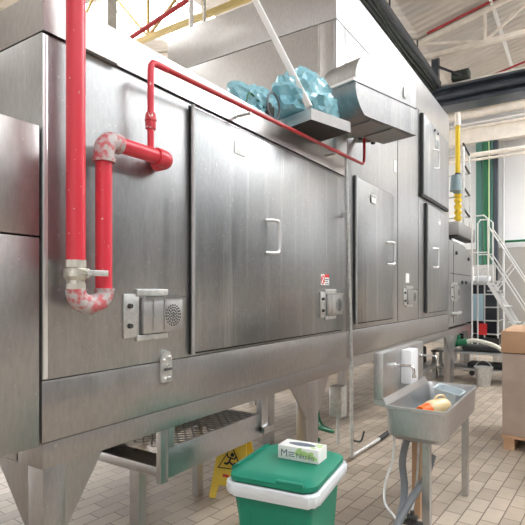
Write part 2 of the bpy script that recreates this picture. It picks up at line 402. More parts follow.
# ------------------------------------------------------------ machine
def vent_box(parent, Y0, z0, w=.40, h=.20, knobs=True):
    """latch and vent unit on a front face; Y0,z0 lower left corner"""
    x = D
    v = MB().box(x,x+.034,Y0+.112*w/.4,Y0+w,z0+.005,z0+h-.01,.003).build('vent_box','steel_plain',parent)
    MB().box(x+.034,x+.048,Y0+.112*w/.4,Y0+w+.01,z0+h-.012,z0+h-.004).build('lip','chrome',v,smooth=False)
    br = MB().box(x,x+.012,Y0,Y0+.10*w/.4,z0-.01,z0+h+.01,.002).build('bracket','galv',v)
    for zz in (z0+.05, z0+h-.05): MB().cyl((x+.01,Y0+.035,zz),(x+.03,Y0+.035,zz),.014,.011,12).build('bolt','dark',v)
    MB().box(x,x+.02,Y0+.08,Y0+.30*w/.4,z0+h,z0+h+.035,.003).build('clip','galv',v)
    MB().box(x,x+.02,Y0+.08,Y0+.30*w/.4,z0-.03,z0,.003).build('clip','galv',v)
    MB().box(x+.0345,x+.0375,Y0+.17*w/.4,Y0+.18*w/.4,z0+.02,z0+h-.02).box(x+.0345,x+.0375,Y0+.25*w/.4,Y0+.26*w/.4,z0+.02,z0+h-.02).build('seam_strip','chrome',v,smooth=False)
    cy, cz = Y0+w*.815, z0+h*.47; holes = MB()
    for k, rr in ((1,0),(6,.014),(12,.028),(16,.042),(20,.055)):
        if w < .3 and rr > .045: continue
        for j in range(k):
            a = 2*PI*j/k+rr*30; yy, zz = cy+rr*math.cos(a), cz+rr*math.sin(a)
            holes.cyl((x+.0335,yy,zz),(x+.0350,yy,zz),.0052,n=8)
    o = holes.build('vent_holes','gap',v,smooth=False)
    return v
def door(parent, Y0,Y1,z0,z1, hY=None, hz=(1.9,2.15), th=.022, hin=True):
    d = MB().box(D+.004,D+th,Y0,Y1,z0,z1,.004).build('door','steel_door',parent)
    MB().box(D+.0005,D+.0035,Y0-.012,Y1+.012,z0-.012,z1+.012).build('gasket','gap',d,smooth=False)
    if hin:
        MB().cyl((D+th+.006,Y0-.004,z0-.01),(D+th+.006,Y0-.004,z1+.01),.012,n=12).build('hinge_rod','steel_plain',d)
    if hY:
        a, b = hz; x = D+th
        MB().tube([(x-.002,hY-.09,b),(x+.05,hY-.03,b),(x+.055,hY,b-.03),(x+.055,hY,a+.03),(x+.05,hY-.03,a),(x-.002,hY-.09,a)],.013,12,5).build('handle','handle',d)
    return d

# --- A: long low tunnel housing
A = thing('oven_housing','long low stainless oven housing with one huge hinged door and red pipes','oven housing',(-2.9,2.8,.96))
MB().box(-4.0,D,1.22,4.40,1.2255,2.699,.004).build('body','steel',A)
MB().box(-4.0,D,1.22,4.40,.9585,1.2215,.004).build('skirt_panel','steel_low',A)
MB().box(-3.98,D-.02,1.24,4.38,.97,2.87).build('core','gap',A,smooth=False)
MB().prism([(-4.0,2.704),(D+.012,2.704),(D-.002,2.885),(-4.0,2.885)],'y',1.22,4.40).build('top_rim','steel_low',A,smooth=False)
MB().box(D-.03,D+.006,1.222,1.245,1.23,2.694,.004).build('corner_trim','handle',A)
d1 = door(A, 2.15, 4.26, 1.25, 2.67, 3.02, (1.88,2.11))
MB().box(D+.023,D+.026,2.55,2.68,2.50,2.58).build('tape_patch','galv',d1,smooth=False)
vent_box(A, 1.65, 1.38)
v2 = vent_box(A, 3.78, 1.39, .40, .20)
for c in (v2,): c.location.x = .02
# warning sticker
st = MB().box(D+.0225,D+.0245,3.80,3.96,1.66,1.755).build('warning_sticker','carton',d1,smooth=False)
MB().box(D+.0246,D+.0252,3.87,3.96,1.727,1.755).build('red_banner','redprint',st,smooth=False)
ring = [(D+.025,3.835+.028*math.cos(a*PI/8),1.705+.036*math.sin(a*PI/8)) for a in range(16)]
MB().tube(ring,.0045,6,0,True).cyl((D+.025,3.815,1.73),(D+.025,3.855,1.68),.004,n=6).build('prohibition_mark','redprint',st)
MB().box(D+.0246,D+.0252,3.88,3.95,1.705,1.715).box(D+.0246,D+.0252,3.88,3.94,1.688,1.696).box(D+.0246,D+.0252,3.88,3.95,1.670,1.678).build('text_lines','greyprint',st,smooth=False)
# toggle latch over the seam
lt = MB().prism([(1.905,1.11),(1.985,1.11),(1.985,1.24)]+[(1.945+.04*math.cos(a*PI/8),1.24+.04*math.sin(a*PI/8)) for a in range(1,8)]+[(1.905,1.24)],'x',D+.001,D+.016).build('latch_plate','galv',A,smooth=False)
for p in ((1.925,1.23),(1.965,1.245),(1.945,1.20),(1.93,1.13),(1.965,1.13)):
    MB().cyl((D+.016,p[0],p[1]),(D+.028,p[0],p[1]),.009,.007,10).build('rivet','chrome',lt)
MB().box(D+.017,D+.03,1.92,1.972,1.175,1.188,.003).build('catch','dark',lt)
lab(MB().box(D,D+.03,1.36,1.60,2.702,2.709).build('corner_clip','galv',A,smooth=False),'small clip on the rim seam')
MB().box(-2.4,-2.35,2.35,2.45,2.886,3.0,.01).build('lug','galv',A)

# --- left neighbour module
Lm = thing('infeed_cabinet','darker stainless cabinet cut by the left picture edge beside the oven','cabinet',(-2.3,.5,.95))
MB().box(-2.8,D-.0,-.6,1.210,.95,1.829,.006).build('lower_panel','steel_low',Lm)
MB().box(-2.8,D-.0,-.6,1.210,1.835,2.30,.006).build('upper_panel','steel_low',Lm)
MB().box(-2.78,D-.02,-.58,1.18,.96,2.28).build('core','gap',Lm,smooth=False)
MB().box(-2.7,-2.6,-.5,-.4,0,.95).build('leg','steel_low',Lm,smooth=False)
MB().box(-2.05,-1.95,-.5,-.4,0,.95).build('leg','steel_low',Lm,smooth=False)
MB().box(-2.8,-2.7,.85,.95,0,.95).build('leg','steel_low',Lm,smooth=False)

# --- B: tall module
B = thing('tall_oven_cabinet','tall stainless cabinet rising above the low housing, with three hinged doors','oven cabinet',(-2.9,6.5,.96))
MB().box(-4.05,D,4.415,8.70,1.229,4.13,.005).build('body','steel',B)
MB().box(-4.05,D,4.17,4.414,2.90,4.13,.003).build('step_panel','steel_plain',B)
MB().box(-4.05,D,4.17,8.70,4.138,4.585,.006).build('upper_panel','steel_plain',B)
MB().box(-4.05,D,4.415,8.70,.962,1.222,.005).build('skirt_panel','steel_low',B)
MB().box(-4.03,D-.02,4.42,8.68,.97,4.55).box(-4.03,D-.02,4.19,4.5,2.95,4.55).build('core','gap',B,smooth=False)
MB().box(-2.10,-2.085,4.164,4.169,2.90,4.13).build('seam_strip','galv',B,smooth=False)
MB().box(-2.08,-1.93,4.160,4.169,2.90,4.12,.003).build('end_panel','steel_plain',B)
for y in (5.95,6.85,):
    MB().box(D+.0005,D+.003,y,y+.008,1.24,4.12).build('panel_seam','gap',B,smooth=False)
dB = door(B, 4.58, 5.75, 1.29, 2.75, 5.60, (1.92,2.17))
dC = door(B, 7.22, 8.52, 1.30, 2.86, 7.62, (1.97,2.25), .03)
dD = door(B, 6.98, 8.52, 2.98, 4.09, 7.62, (3.45,3.72), .04)
lab(MB().box(D+.004,D+.04,6.93,6.975,2.95,4.10).box(D+.004,D+.038,6.90,8.52,2.935,2.975).build('dark_edge','gap',dD,smooth=False),'black rubber edge around the upper door')
lab(MB().box(D+.004,D+.03,7.165,7.215,1.30,2.88).build('dark_edge','gap',dC,smooth=False),'black rubber edge beside the lower door')
for dd, y, z in ((dB,4.98,2.60),(dC,7.85,2.70)):
    g2 = MB().box(D+.031,D+.034,y,y+.14,z-.05,z+.04).build('notice','carton',dd,smooth=False)
    MB().box(D+.0341,D+.035,y+.02,y+.05,z+.01,z+.03).box(D+.0341,D+.035,y+.08,y+.11,z+.01,z+.03).build('printed_marks','black',g2,smooth=False)
pl = MB().box(D+.0405,D+.045,7.62,7.86,3.80,4.0).build('switch_plate','galv',dD,smooth=False)
MB().box(D+.0451,D+.048,7.68,7.80,3.81,3.91).build('display','teal',pl,smooth=False)
for y in (7.58,7.78): MB().cyl((D+.04,y,4.03),(D+.055,y,4.03),.02,n=10).build('button','dark',pl)
MB().box(D,D+.004,6.28,6.42,1.72,1.84).build('notice','carton',B,smooth=False)
MB().box(D,D+.004,5.78,5.86,3.45,3.55).box(D,D+.004,5.80,5.90,3.05,3.2).build('paper_label','carton',B,smooth=False)
vent_box(B, 6.17, 1.44, .50, .20)

# --- C: end module
E = thing('outfeed_cabinet','low stainless cabinet with sloping top and knobs at the far end of the line','cabinet',(-2.7,9.8,.97))
MB().prism([(8.715,1.0),(10.88,1.0),(10.88,2.28),(10.0,2.47),(8.715,2.50)],'x',-3.6,D).build('body','steel',E,smooth=False)
MB().box(D,D+.004,8.8,10.86,1.92,1.93).box(D,D+.004,9.05,9.06,1.05,2.45).build('seam','gap',E,smooth=False)
for y, z in ((9.25,2.30),(10.35,2.25),(9.75,1.78),(10.1,1.78)):
    MB().cyl((D,y,z),(D+.03,y,z),.035,.03,14).build('knob','dark',E)
vent_box(E, 8.85, 1.47, .60, .26)
MB().cyl((D,8.95,1.22),(D+.10,8.95,1.22),.035,n=12).cyl((D+.05,8.95,1.22),(D+.05,9.4,1.22),.03,n=12).build('pipe_stub','galv',E)
MB().box(D,D+.02,8.9,10.0,2.49,2.53).build('light_strip','whitep',E,smooth=False)  # white strip painting in the highlight along the cabinet's top edge

# --- support frame and legs
S = thing('support_frame','long stainless support frame with gusseted legs under the steel housings','frame',(-2.9,6,0))
MB().box(-2.10,D-.004,1.225,10.85,0.845,.9555,.003).build('front_beam','steel_low',S)
MB().box(-4.0,-3.88,1.225,10.85,0.845,.9555,.003).build('rear_beam','steel_low',S)
for y in (1.225,3.6,6.2,8.7,10.7): MB().box(-3.87,-2.11,y,y+.1,.85,.955).build('cross_beam','steel_low',S,smooth=False)
def leg(y0, y1, gl, gr, side=False, x0=-2.02, gz=.30):
    l = MB().box(x0,D-.003,y0,y1,0,.846,.003)
    if gl: l.prism([(y0,.846),(y0-gl,.846),(y0,.846-gz)],'x',D-.015,D-.005)
    if gr: l.prism([(y1,.846),(y1+gr,.846),(y1,.846-gz)],'x',D-.015,D-.005)
    if side: l.prism([(x0,.846),(x0-.26,.846),(x0,.846-.3)],'y',y0,y0+.01)
    return l.build('leg','steel_low',S)
leg(1.225,1.335,0,.20,True)
leg(3.60,3.80,.27,.22)
leg(6.30,6.42,.15,.15)
leg(8.80,9.12,.32,.35)
leg(10.5,10.62,.2,.2)
for y in (1.3,3.6,5.75,8.9,10.6):
    MB().box(-3.99,-3.89,y,y+.1,0,.846).build('rear_leg','steel_low',S,smooth=False)
MB().box(-2.62,-2.52,5.74,5.84,0,.85).box(-2.52,-2.11,5.75,5.83,.76,.85).build('middle_leg','steel_low',S,smooth=False)
MB().box(-2.80,-2.71,4.28,4.37,0,.85).box(-2.71,-2.11,4.29,4.36,.76,.85).build('middle_leg','steel_low',S,smooth=False)

# --- grated step / drip tray hung under the housing
T = thing('drip_tray','stainless drip tray with open diamond grating hung low under the oven housing','drip tray',(-2.3,2.5,.5))
MB().box(-2.02,-2.0,2.04,3.02,.525,.70,.003).build('side_panel','steel_plain',T)
MB().box(-2.62,-2.60,2.04,3.02,.525,.70,.003).build('side_panel','steel_plain',T)
MB().box(-2.60,-2.02,2.04,2.06,.525,.585,.003).build('end_panel','steel_plain',T)
MB().box(-2.60,-2.02,3.0,3.02,.525,.70,.003).build('end_panel','steel_plain',T)
MB().box(-2.60,-2.02,2.06,2.30,.53,.545).build('pan','steel_dark',T,smooth=False)
gr = MB(); nx, ny = 8, 13; x0, x1, y0, y1 = -2.6, -2.02, 2.06, 3.0
dx, dy = (x1-x0)/nx, (y1-y0)/ny
for i in range(nx):
    for j in range(ny):
        xa, ya = x0+i*dx, y0+j*dy
        def arc(pa, pb): gr.beam(pa, pb, .009, .007)
        m1 = (xa+dx/2, ya, .69); m2 = (xa+dx, ya+dy/2, .69); m3 = (xa+dx/2, ya+dy, .69); m4 = (xa, ya+dy/2, .69)
        arc(m1,m2); arc(m2,m3); arc(m3,m4); arc(m4,m1)
gr.build('grating','steel_dark',T,smooth=False)
MB().box(-2.03,-1.995,2.06,2.11,.70,.845).build('hanger','steel_plain',T,smooth=False)
MB().box(-2.03,-1.995,2.00,2.06,.51,.845,.002).build('hanger','steel_plain',T)
MB().box(-2.03,-1.98,3.02,3.10,.57,.845,.002).box(-2.03,-1.96,3.02,3.16,.555,.60).build('hanger','steel_plain',T)
MB().box(-2.34,-2.26,2.08,2.14,0,.525).build('leg','steel_plain',T,smooth=False)
MB().box(-2.59,-2.53,2.94,3.0,0,.525).build('leg','steel_plain',T,smooth=False)

# --- box hood on swing arm, tray, strut
ang = math.radians(-15.5)
def hoodframe(px, py, z): return Matrix.Translation((px,py,z)) @ Matrix.Rotation(ang, 4, 'Z')
Hd = thing('extractor_hood','bright stainless hood with rounded nose jutting from the tall cabinet','hood',(-1.6,4.2,3.1))
h = []
Hh, Ll = .54, .88
for k in range(9):
    a = PI/2+PI/2*k/8; h.append((.20+.24*math.cos(a), Hh-.24+.24*math.sin(a)))
for k in range(1,9):
    a = PI+PI/2*k/8*.55; h.append((.30+.34*math.cos(a), .24+.34*math.sin(a)*.9))
h += [(.14,.0),(Ll,.0),(Ll,Hh)]
mx = hoodframe(-1.56,3.84,3.085)
MB().prism(h,'x',-.37,0).xf(mx).build('shell','hoodsteel',Hd,ang=25)
MB().box(.001,.003,-.035,Ll,.250,.255).xf(mx).build('seam','gap',Hd,smooth=False)
lab(MB().box(-.37,-.0,-.062,-.03,.262,.285).xf(mx).build('nose_lip','handle',Hd,smooth=False),'bright folded lip on the nose')
MB().box(-.34,-.03,.20,.42,-.012,-.001).xf(mx).build('bottom_hatch','steel_dark',Hd,smooth=False)
MB().box(-.34,-.03,.52,.80,-.012,-.001).xf(mx).build('bottom_hatch','steel_dark',Hd,smooth=False)
MB().box(.001,.008,.66,.70,.30,.40,.003).xf(mx).build('grip_slot','galv',Hd)
for q in (.55,.75):
    MB().beam(mx@Vector((-.36,q,.02)), (D-.005,(mx@Vector((-.36,q,.02))).y-.05,3.12),.03,.05).build('bracket','galv',Hd,smooth=False)
    MB().cyl(mx@Vector((-.40,q,-.015)),mx@Vector((-.40,q,.04)),.022,n=12).build('bolt','dark',Hd)
Tr = thing('overhang_tray','shallow stainless tray on the housing rim below the hood','tray',(-1.9,3.5,2.89))
mt = hoodframe(-1.70,3.26,2.888)
MB().box(-.36,0,0,.62,0,.012).build('base','steel_dark',Tr,smooth=False) if False else None
tb = MB().box(-.36,0,0,.46,.0,.01).xf(mt).build('base','dark',Tr,smooth=False)  # near-black base puts the underside's shade into the colour
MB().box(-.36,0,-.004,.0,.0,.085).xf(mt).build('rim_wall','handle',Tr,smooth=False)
MB().box(0,.004,-.004,.46,.0,.085).xf(mt).build('rim_wall','steel_dark',Tr,smooth=False)  # darker steel than the near wall, painting in the shaded side
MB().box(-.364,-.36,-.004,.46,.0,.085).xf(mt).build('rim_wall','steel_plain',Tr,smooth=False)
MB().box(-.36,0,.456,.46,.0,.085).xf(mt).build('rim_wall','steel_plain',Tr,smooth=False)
# strut from the tray up to the roof
tag(MB().beam((-1.715,3.262,2.985),(-4.02,3.262,roofz(-4.02)-.05),.035,.045,.004).build('hanging_strut','white_steel'),
    'white square strut slanting up from the overhang tray past the cabinet end','strut')

# blue plastic bundle
def crumple(cx, cy, cz, rx, ry, rz, seed, peaks=()):
    b = MB(); bmesh.ops.create_icosphere(b.bm, subdivisions=4, radius=1)
    rnd = random.Random(seed)
    for v in b.bm.verts:
        n = v.co.copy(); q = n*1.3+Vector((seed,seed*2,0))
        dist, _ = noise.voronoi(q*1.5); d2, _ = noise.voronoi(Vector((q.x*3.5,q.y*3.5,q.z*1.6)))
        r = .80+.34*(dist[1]-dist[0])*-1+.22+.14*(.5-(d2[1]-d2[0]))+rnd.uniform(-.025,.025)
        az = math.atan2(n.y,n.x); r += .10*abs(math.sin(az*4.5+2.5*noise.noise(q*2)+n.z*1.5))-.04
        for (px_,py_,pz_,amp) in peaks:
            dd = n.dot(Vector((px_,py_,pz_)).normalized()); r += amp*max(0,(dd-.80)/.20)**2
        v.co = Vector((cx+n.x*r*rx, cy+n.y*r*ry, max(cz+n.z*r*rz, cz-rz*.55)))
    return b
bb = thing('blue_plastic_bundle','crumpled translucent blue plastic bag bundled on the overhang tray','plastic bag',(-1.85,3.55,2.99))
crumple(-1.90,3.56,3.12,.21,.38,.24,3.1,((0,-.2,1,.12),(.2,.9,.3,.25),(.3,.9,-.4,.25))).build('bag_body','bluebag',bb,smooth=False)
tag(crumple(-2.08,3.10,3.0,.15,.19,.15,8.4,((-.4,-.8,.6,.6),)).build('blue_plastic_bag','bluebag',smooth=False),
    'smaller blue plastic bag with a pointed tip lying on the rim left of the bundle','plastic bag')
cb = thing('coiled_cable','grey cable loop with a dark plug standing in front of the blue bags','cable',(-1.93,3.10,2.885))
MB().tube([(-1.93,3.10+.085*math.cos(a*PI/9),2.985+.095*math.sin(a*PI/9)) for a in range(18)],.008,8,2,True).build('loop','hose',cb)
MB().box(-1.97,-1.93,3.04,3.12,2.89,3.0,.012).build('plug','dark',cb)
MB().tube([(-1.96,3.02,2.95),(-2.0,2.9,3.03),(-1.98,2.82,2.94),(-1.97,2.78,2.90)],.007,8,5).build('lead','greenpipe',cb)

# ------------------------------------------------------------ red pipes
P = thing('red_riser_pipe','thick red pipe dropping from the roof to a valve, U-bend and back up','pipe',(-1.8,1.37,1.5))
xp, ya, yb = -1.80, 1.305, 1.45
MB().cyl((xp,ya,1.73),(xp,ya,7.63),.040,n=24).build('riser','red',P)
MB().cyl((xp,yb,1.60),(xp,yb,2.22),.037,n=24).build('return_riser','red',P)
u = [(xp,ya,1.612),(xp,ya,1.60)]+[(xp,(ya+yb)/2-(yb-ya)/2*math.cos(a*PI/8),1.60-.055*math.sin(a*PI/8)) for a in range(1,8)]+[(xp,yb,1.60),(xp,yb,1.612)]
lab(MB().tube(u,.043,20).cyl((xp,yb,1.606),(xp,yb,1.616),.047,n=20).build('return_bend','redworn',P),'bare worn return bend with flaking red paint')
el = [(xp,yb,2.19),(xp,yb,2.225),(xp,yb+.008,2.255),(xp,yb+.028,2.277),(xp,yb+.06,2.283),(xp,yb+.09,2.283)]
lab(MB().tube(el,.046,20,4).cyl((xp,yb,2.182),(xp,yb,2.20),.051,n=20).build('elbow','redworn',P),'worn pink elbow with old sealant')
MB().cyl((xp,yb+.08,2.283),(xp,1.80,2.283),.037,n=24).build('cross_pipe','red',P)
MB().tube([(xp,1.77,2.283),(xp,1.81,2.283),(xp-.012,1.842,2.283),(xp-.045,1.86,2.283),(xp-.09,1.86,2.283)],.045,20,4).build('end_elbow','red',P)
MB().tube([(xp,1.52,2.32),(xp,1.6,2.322),(xp,1.66,2.32)],lambda t:.012+.006*math.sin(t*9),10,4).build('sealant','brass',P) if False else None
vv = MB().cyl((xp,ya,1.612),(xp,ya,1.635),.044,n=6).cyl((xp,ya,1.635),(xp,ya,1.65),.038,n=20).cyl((xp,ya,1.65),(xp,ya,1.665),.040,.050,n=20).cyl((xp,ya,1.665),(xp,ya,1.695),.050,n=20).cyl((xp,ya,1.695),(xp,ya,1.705),.050,.038,n=20).cyl((xp,ya,1.705),(xp,ya,1.735),.046,n=6).cyl((xp,ya,1.68),(xp+.055,ya+.02,1.68),.02,n=14)
lab(vv.build('ball_valve','brass',P),'nickel coloured ball valve')
lab(MB().box(xp+.052,xp+.056,ya+.0,ya+.125,1.668,1.694,.0015).cyl((xp+.045,ya+.02,1.68),(xp+.066,ya+.02,1.68),.012,n=10).build('lever','galv',P),'flat grey lever')
Q = thing('red_branch_pipe','thin red pipe rising from the thick pipe and running along the housings','pipe',(-1.8,3,2.7))
rt = .0165
MB().cyl((xp,1.735,2.31),(xp,1.735,2.42),rt,n=14).build('stub','red',Q)
MB().cyl((xp,1.735,2.41),(xp,1.735,2.45),.026,n=8).cyl((xp,1.735,2.45),(xp,1.735,2.49),.030,.024,n=8).build('union','redunion',Q)
MB().tube([(xp,1.735,2.48),(xp,1.735,2.70),(xp,1.738,2.727),(xp,1.75,2.743),(xp,1.775,2.748),(xp,1.85,2.750)],rt,14,1).build('riser','red',Q)
MB().tube([(xp,1.84,2.750),(xp,4.50,2.848),(xp,4.545,2.855),(xp,4.57,2.88),(xp,4.575,2.92),(xp,4.58,3.22)],.0145,14,1).build('long_run','redthin',Q)
for y in (2.6,3.9): MB().box(D+.013,xp+.01,y-.01,y+.01,2.74+.035*(y-1.84)-.02,2.74+.035*(y-1.84)-.008).build('clip','galv',Q,smooth=False)

# vertical conduit
Vp = thing('vertical_conduit','slim grey conduit standing at the joint between low and tall housings','conduit',(-1.82,4.3,0))
MB().tube([(-1.83,4.20,2.86),(-1.83,4.33,1.0),(-1.83,4.335,.08)],.016,12).build('pipe','galv',Vp)
MB().cyl((-1.83,4.33,.83),(-1.83,4.33,.91),.026,n=12).cyl((-1.83,4.335,.28),(-1.83,4.335,.33),.023,n=12).build('coupling','galv',Vp)
MB().tube([(-1.83,4.335,.10),(-1.83,4.34,.06),(-1.83,4.38,.05),(-1.80,5.0,.05)],.018,12,3).build('floor_run','galv',Vp)
lab(MB().tube([(-1.80,5.0,.05),(-1.80,5.7,.05)],.024,12).build('hose_end','rubber',Vp),'black hose on the end of the floor run')
MB().tube([(-1.81,4.335,.20),(-1.76,4.39,.19),(-1.74,4.42,.28)],.009,8,4).build('tap_lever','dark',Vp)
MB().box(D,-1.82,4.24,4.27,2.3,2.33).build('clamp','galv',Vp,smooth=False)

# ------------------------------------------------------------ gas line, ladder, platform at far end
G = thing('yellow_gas_pipe','yellow gas pipe with regulator standing on the far platform box','pipe',(-1.85,9.4,2.9))
MB().cyl((-1.91,9.40,3.75),(-1.91,9.40,4.62),.042,n=16).build('pipe','yellow',G)
lab(MB().cyl((-1.91,9.40,3.56),(-1.91,9.40,3.76),.05,n=16).build('flexible_joint','dark',G),'dark joint')
MB().cyl((-1.91,9.40,4.62),(-1.91,9.40,4.86),.06,.045,n=16).build('flange','cream',G)
MB().box(-1.97,-1.85,9.25,9.5,3.38,3.56,.02).cyl((-1.9,9.20,3.40),(-1.9,9.20,3.68),.10,.08,16).build('regulator','teal',G)
lo = MB().cyl((-1.91,9.42,2.87),(-1.91,9.42,3.40),.045,n=16)
for z in (2.92,3.02,3.13,3.24,3.33): lo.cyl((-1.91,9.42,z),(-1.91,9.42,z+.05),.068,n=10)
lo.cyl((-1.91,9.28,3.1),(-1.91,9.42,3.1),.03,n=10)
lo.build('valve_train','yellow',G)
Pb = thing('platform_box','grey steel platform box above the outfeed cabinet','platform',(-2.2,10.1,2.6))
MB().box(-2.9,-1.84,9.15,10.7,2.62,2.855,.006).build('box','steel_dark',Pb)
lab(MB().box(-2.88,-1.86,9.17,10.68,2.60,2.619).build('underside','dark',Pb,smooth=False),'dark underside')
MB().box(-2.6,-2.4,9.3,9.5,2.47,2.60).box(-2.6,-2.4,10.2,10.4,2.40,2.60).build('foot','dark',Pb,smooth=False)
Rl = thing('platform_railing','grey tubular railing with rungs on the platform box','railing',(-1.9,10.1,2.86))
for x, y in ((-1.9,9.85),(-2.4,10.45),(-1.9,10.45)):
    MB().cyl((x,y,2.857),(x,y,4.35),.028 if y<10 else .022,n=10).build('upright','galv',Rl)
for z in (3.1,3.52,3.96,4.33):
    MB().cyl((-1.9,9.85,z+.08),(-1.9,10.45,z),.02,n=8).build('rung','dark',Rl)
    MB().cyl((-2.4,10.45,z),(-1.9,10.45,z),.014,n=8).build('rung','galv',Rl)

# ------------------------------------------------------------ rolling stair, tank, table
W = thing('rolling_stair','white tubular rolling stair with guard rail beside the black tank','stair',(-1.2,10.3,0))
def wp(x,y,z): return (x,y,z)
r_ = .015
X0, X1, XE, ZP = -1.78, -1.50, -.50, 1.78
for y in (10.05,10.65):
    MB().tube([(X0,y,ZP),(X0,y,2.98),(X0+.05,y,3.05),(X1-.07,y,3.05),(X1,y,2.98),(X1,y,ZP)],r_,8,0).build('guard_loop','white_steel',W)
    MB().cyl((X0,y,2.35),(X1,y,2.35),r_*.8,n=8).build('mid_rail','white_steel',W)
    MB().beam((X1,y,ZP),(XE,y,.02),.03,.06).build('stringer','white_steel',W,smooth=False)
    MB().tube([(X1,y,2.85),(XE,y,1.12),(XE,y,.06)],r_,8).build('handrail','white_steel',W)
    MB().cyl((X1,y,2.33),(XE,y,.60),r_*.8,n=8).build('mid_rail','white_steel',W)
    for fa, fb in ((.08,.42),(.50,.85)):
        xa = X1+(XE-X1)*fa; za = ZP-(ZP-.02)*fa
        xb = X1+(XE-X1)*fb
        MB().cyl((xa,y,za),(xb,y,2.85-1.73*fb),r_*.8,n=8).build('brace','white_steel',W)
    MB().cyl((X0,y,.06),(X0,y,ZP),r_,n=8).build('post','white_steel',W)
    MB().cyl((X0,y,.2),(XE,y,.2),r_,n=8).build('base_rail','white_steel',W)
for k in range(6):
    f = (k+.5)/6; x = X1+(XE-X1)*f; z = ZP*(1-f)
    MB().box(x-.10,x+.10,10.07,10.63,z-.02,z,.003).build('tread','galv',W)
MB().box(X0,X1,10.05,10.65,ZP-.04,ZP,.004).build('platform','galv',W)
for y in (10.05,10.65): MB().cyl((X0,y-.02,.05),(X0,y+.02,.05),.05,n=14).build('castor','rubber',W)

Tb = thing('low_work_table','low stainless work table with dark top carrying hoses in front of the tank','table',(-1.4,9.6,0))
MB().box(-2.35,-.62,9.25,9.85,.50,.53,.004).build('table_top','steel_plain',Tb)
MB().box(-2.35,-.62,9.25,9.85,.22,.25,.004).build('shelf','steel_plain',Tb)
for x in (-2.33,-.70):
    for y in (9.27,9.77): MB().box(x,x+.06,y,y+.06,0,.50).build('leg','steel_plain',Tb,smooth=False)
tag(MB().box(-1.75,-.70,9.4,9.8,.251,.33,.02).build('equipment_lid','rubber'),'flat black lid on the lower shelf of the work table','lid')
tag(MB().box(-1.85,-.75,9.45,9.82,.531,.63,.03).build('pump_cover','rubber'),'long black pump cover on top of the work table','pump cover')
IB = thing('liquid_tank','black square liquid tank in a silver tube cage with pale label','tank',(-2.0,11.7,.2))
MB().box(-2.46,-1.50,11.2,12.15,.66,1.80,.05).build('bottle','ibc',IB)
MB().box(-2.50,-1.46,11.15,12.2,.50,.64).build('pallet','rubber',IB,smooth=False)
for x in (-2.4,-1.58):
    for y in (11.2,12.05): MB().box(x,x+.1,y,y+.1,0,.5).build('pallet_leg','galv',IB,smooth=False)
for z in (.72,1.0,1.28,1.55,1.82):
    MB().tube([(-2.49,11.16,z),(-1.47,11.16,z),(-1.47,12.18,z),(-2.49,12.18,z)],.015,6,0,True).build('cage_hoop','galv',IB)
for x in (-2.49,-2.24,-1.98,-1.73,-1.47): MB().cyl((x,11.15,.64),(x,11.15,1.82),.015,n=6).build('cage_bar','galv',IB)
MB().box(-2.1,-1.75,11.135,11.143,1.0,1.55).build('label_plate','label',IB,smooth=False)
lab(MB().box(-1.86,-1.68,11.12,11.133,.70,.94).build('hazard_label','redprint',IB,smooth=False),'red hazard label')
lab(MB().box(-2.0,-1.70,11.5,11.8,1.83,1.95,.02).build('lid','whitep',IB),'white lid box')
wh = thing('white_hose','cream hose curving off the work table with green coupling','hose',(-1.2,9.4,.55))
MB().tube([(-1.76,9.38,.70),(-1.6,9.35,.74),(-1.25,9.28,.66),(-1.05,9.22,.48),(-.92,9.15,.25),(-.7,9.1,.05)],.035,10,6).build('hose','whose',wh)
lab(MB().cyl((-1.95,9.40,.66),(-1.74,9.38,.71),.06,n=10).cyl((-1.9,9.42,.66),(-1.9,9.42,.82),.035,n=8).build('coupling','greenpipe',wh),'green plastic coupling')
bk = thing('metal_bucket','dented galvanised bucket on the tiles below the work table','bucket',(-1.42,9.05,0))
n = 24
MB().rings([[(-1.42+r*math.cos(2*PI*k/n),9.05+r*math.sin(2*PI*k/n),z) for k in range(n)] for r,z in ((.11,.0),(.125,.14),(.15,.32),(.158,.325),(.145,.32),(.12,.14),(.10,.02))]).build('pail','galv',bk)
MB().tube([(-1.57,9.05,.31),(-1.5,9.05,.40),(-1.42,9.05,.43),(-1.34,9.05,.40),(-1.27,9.05,.31)],.006,6,4).build('bail','galv',bk)
cr = thing('pump_trolley','small dark trolley with castor under the far end of the frame','trolley',(-2.5,8.6,0))
MB().box(-3.0,-2.25,8.1,9.6,.22,.30,.01).build('deck','galv',cr)
MB().box(-2.9,-2.4,8.4,9.2,.30,.62,.05).build('motor','dark',cr)
for y in (8.2,9.5):
    for x in (-2.9,-2.32): MB().cyl((x-.02,y,.07),(x+.02,y,.07),.07,n=14).box(x-.025,x+.025,y-.02,y+.02,.1,.22).build('castor','rubber',cr)
# items far under the machine
fm = thing('filler_machine','dark machine base seen low beneath the frame on the far floor','machine',(-6,10.5,0))
MB().box(-7.2,-4.6,10.1,11.0,.12,.95,.03).build('base','dark',fm)
for x in (-7.1,-4.8): MB().box(x,x+.1,10.2,10.9,0,.12).build('foot','galv',fm,smooth=False)
tag(MB().box(-5.2,-4.7,9.5,9.8,0,.16,.02).build('blue_crate','blue'),'blue crate on the floor far beneath the housing','crate')
tag(MB().box(-4.62,-4.4,9.55,9.8,0,.18,.02).build('cream_crate','cream'),'small cream crate beside the blue crate beneath the housing','crate')
tag(MB().tube([(-2.35,4.75,.86),(-2.35,4.72,.6),(-2.36,4.68,.35),(-2.28,4.6,.22),(-2.1,4.5,.2),(-2.2,4.35,.26),(-2.42,4.45,.24),(-2.3,4.6,.05)],.02,8,6).build('green_hose','greenpipe'),
    'green hose looped under the frame behind the waste bin','hose')
jc = thing('junction_box','small grey junction box beside the second leg','junction box',(-2.15,4.6,.0))
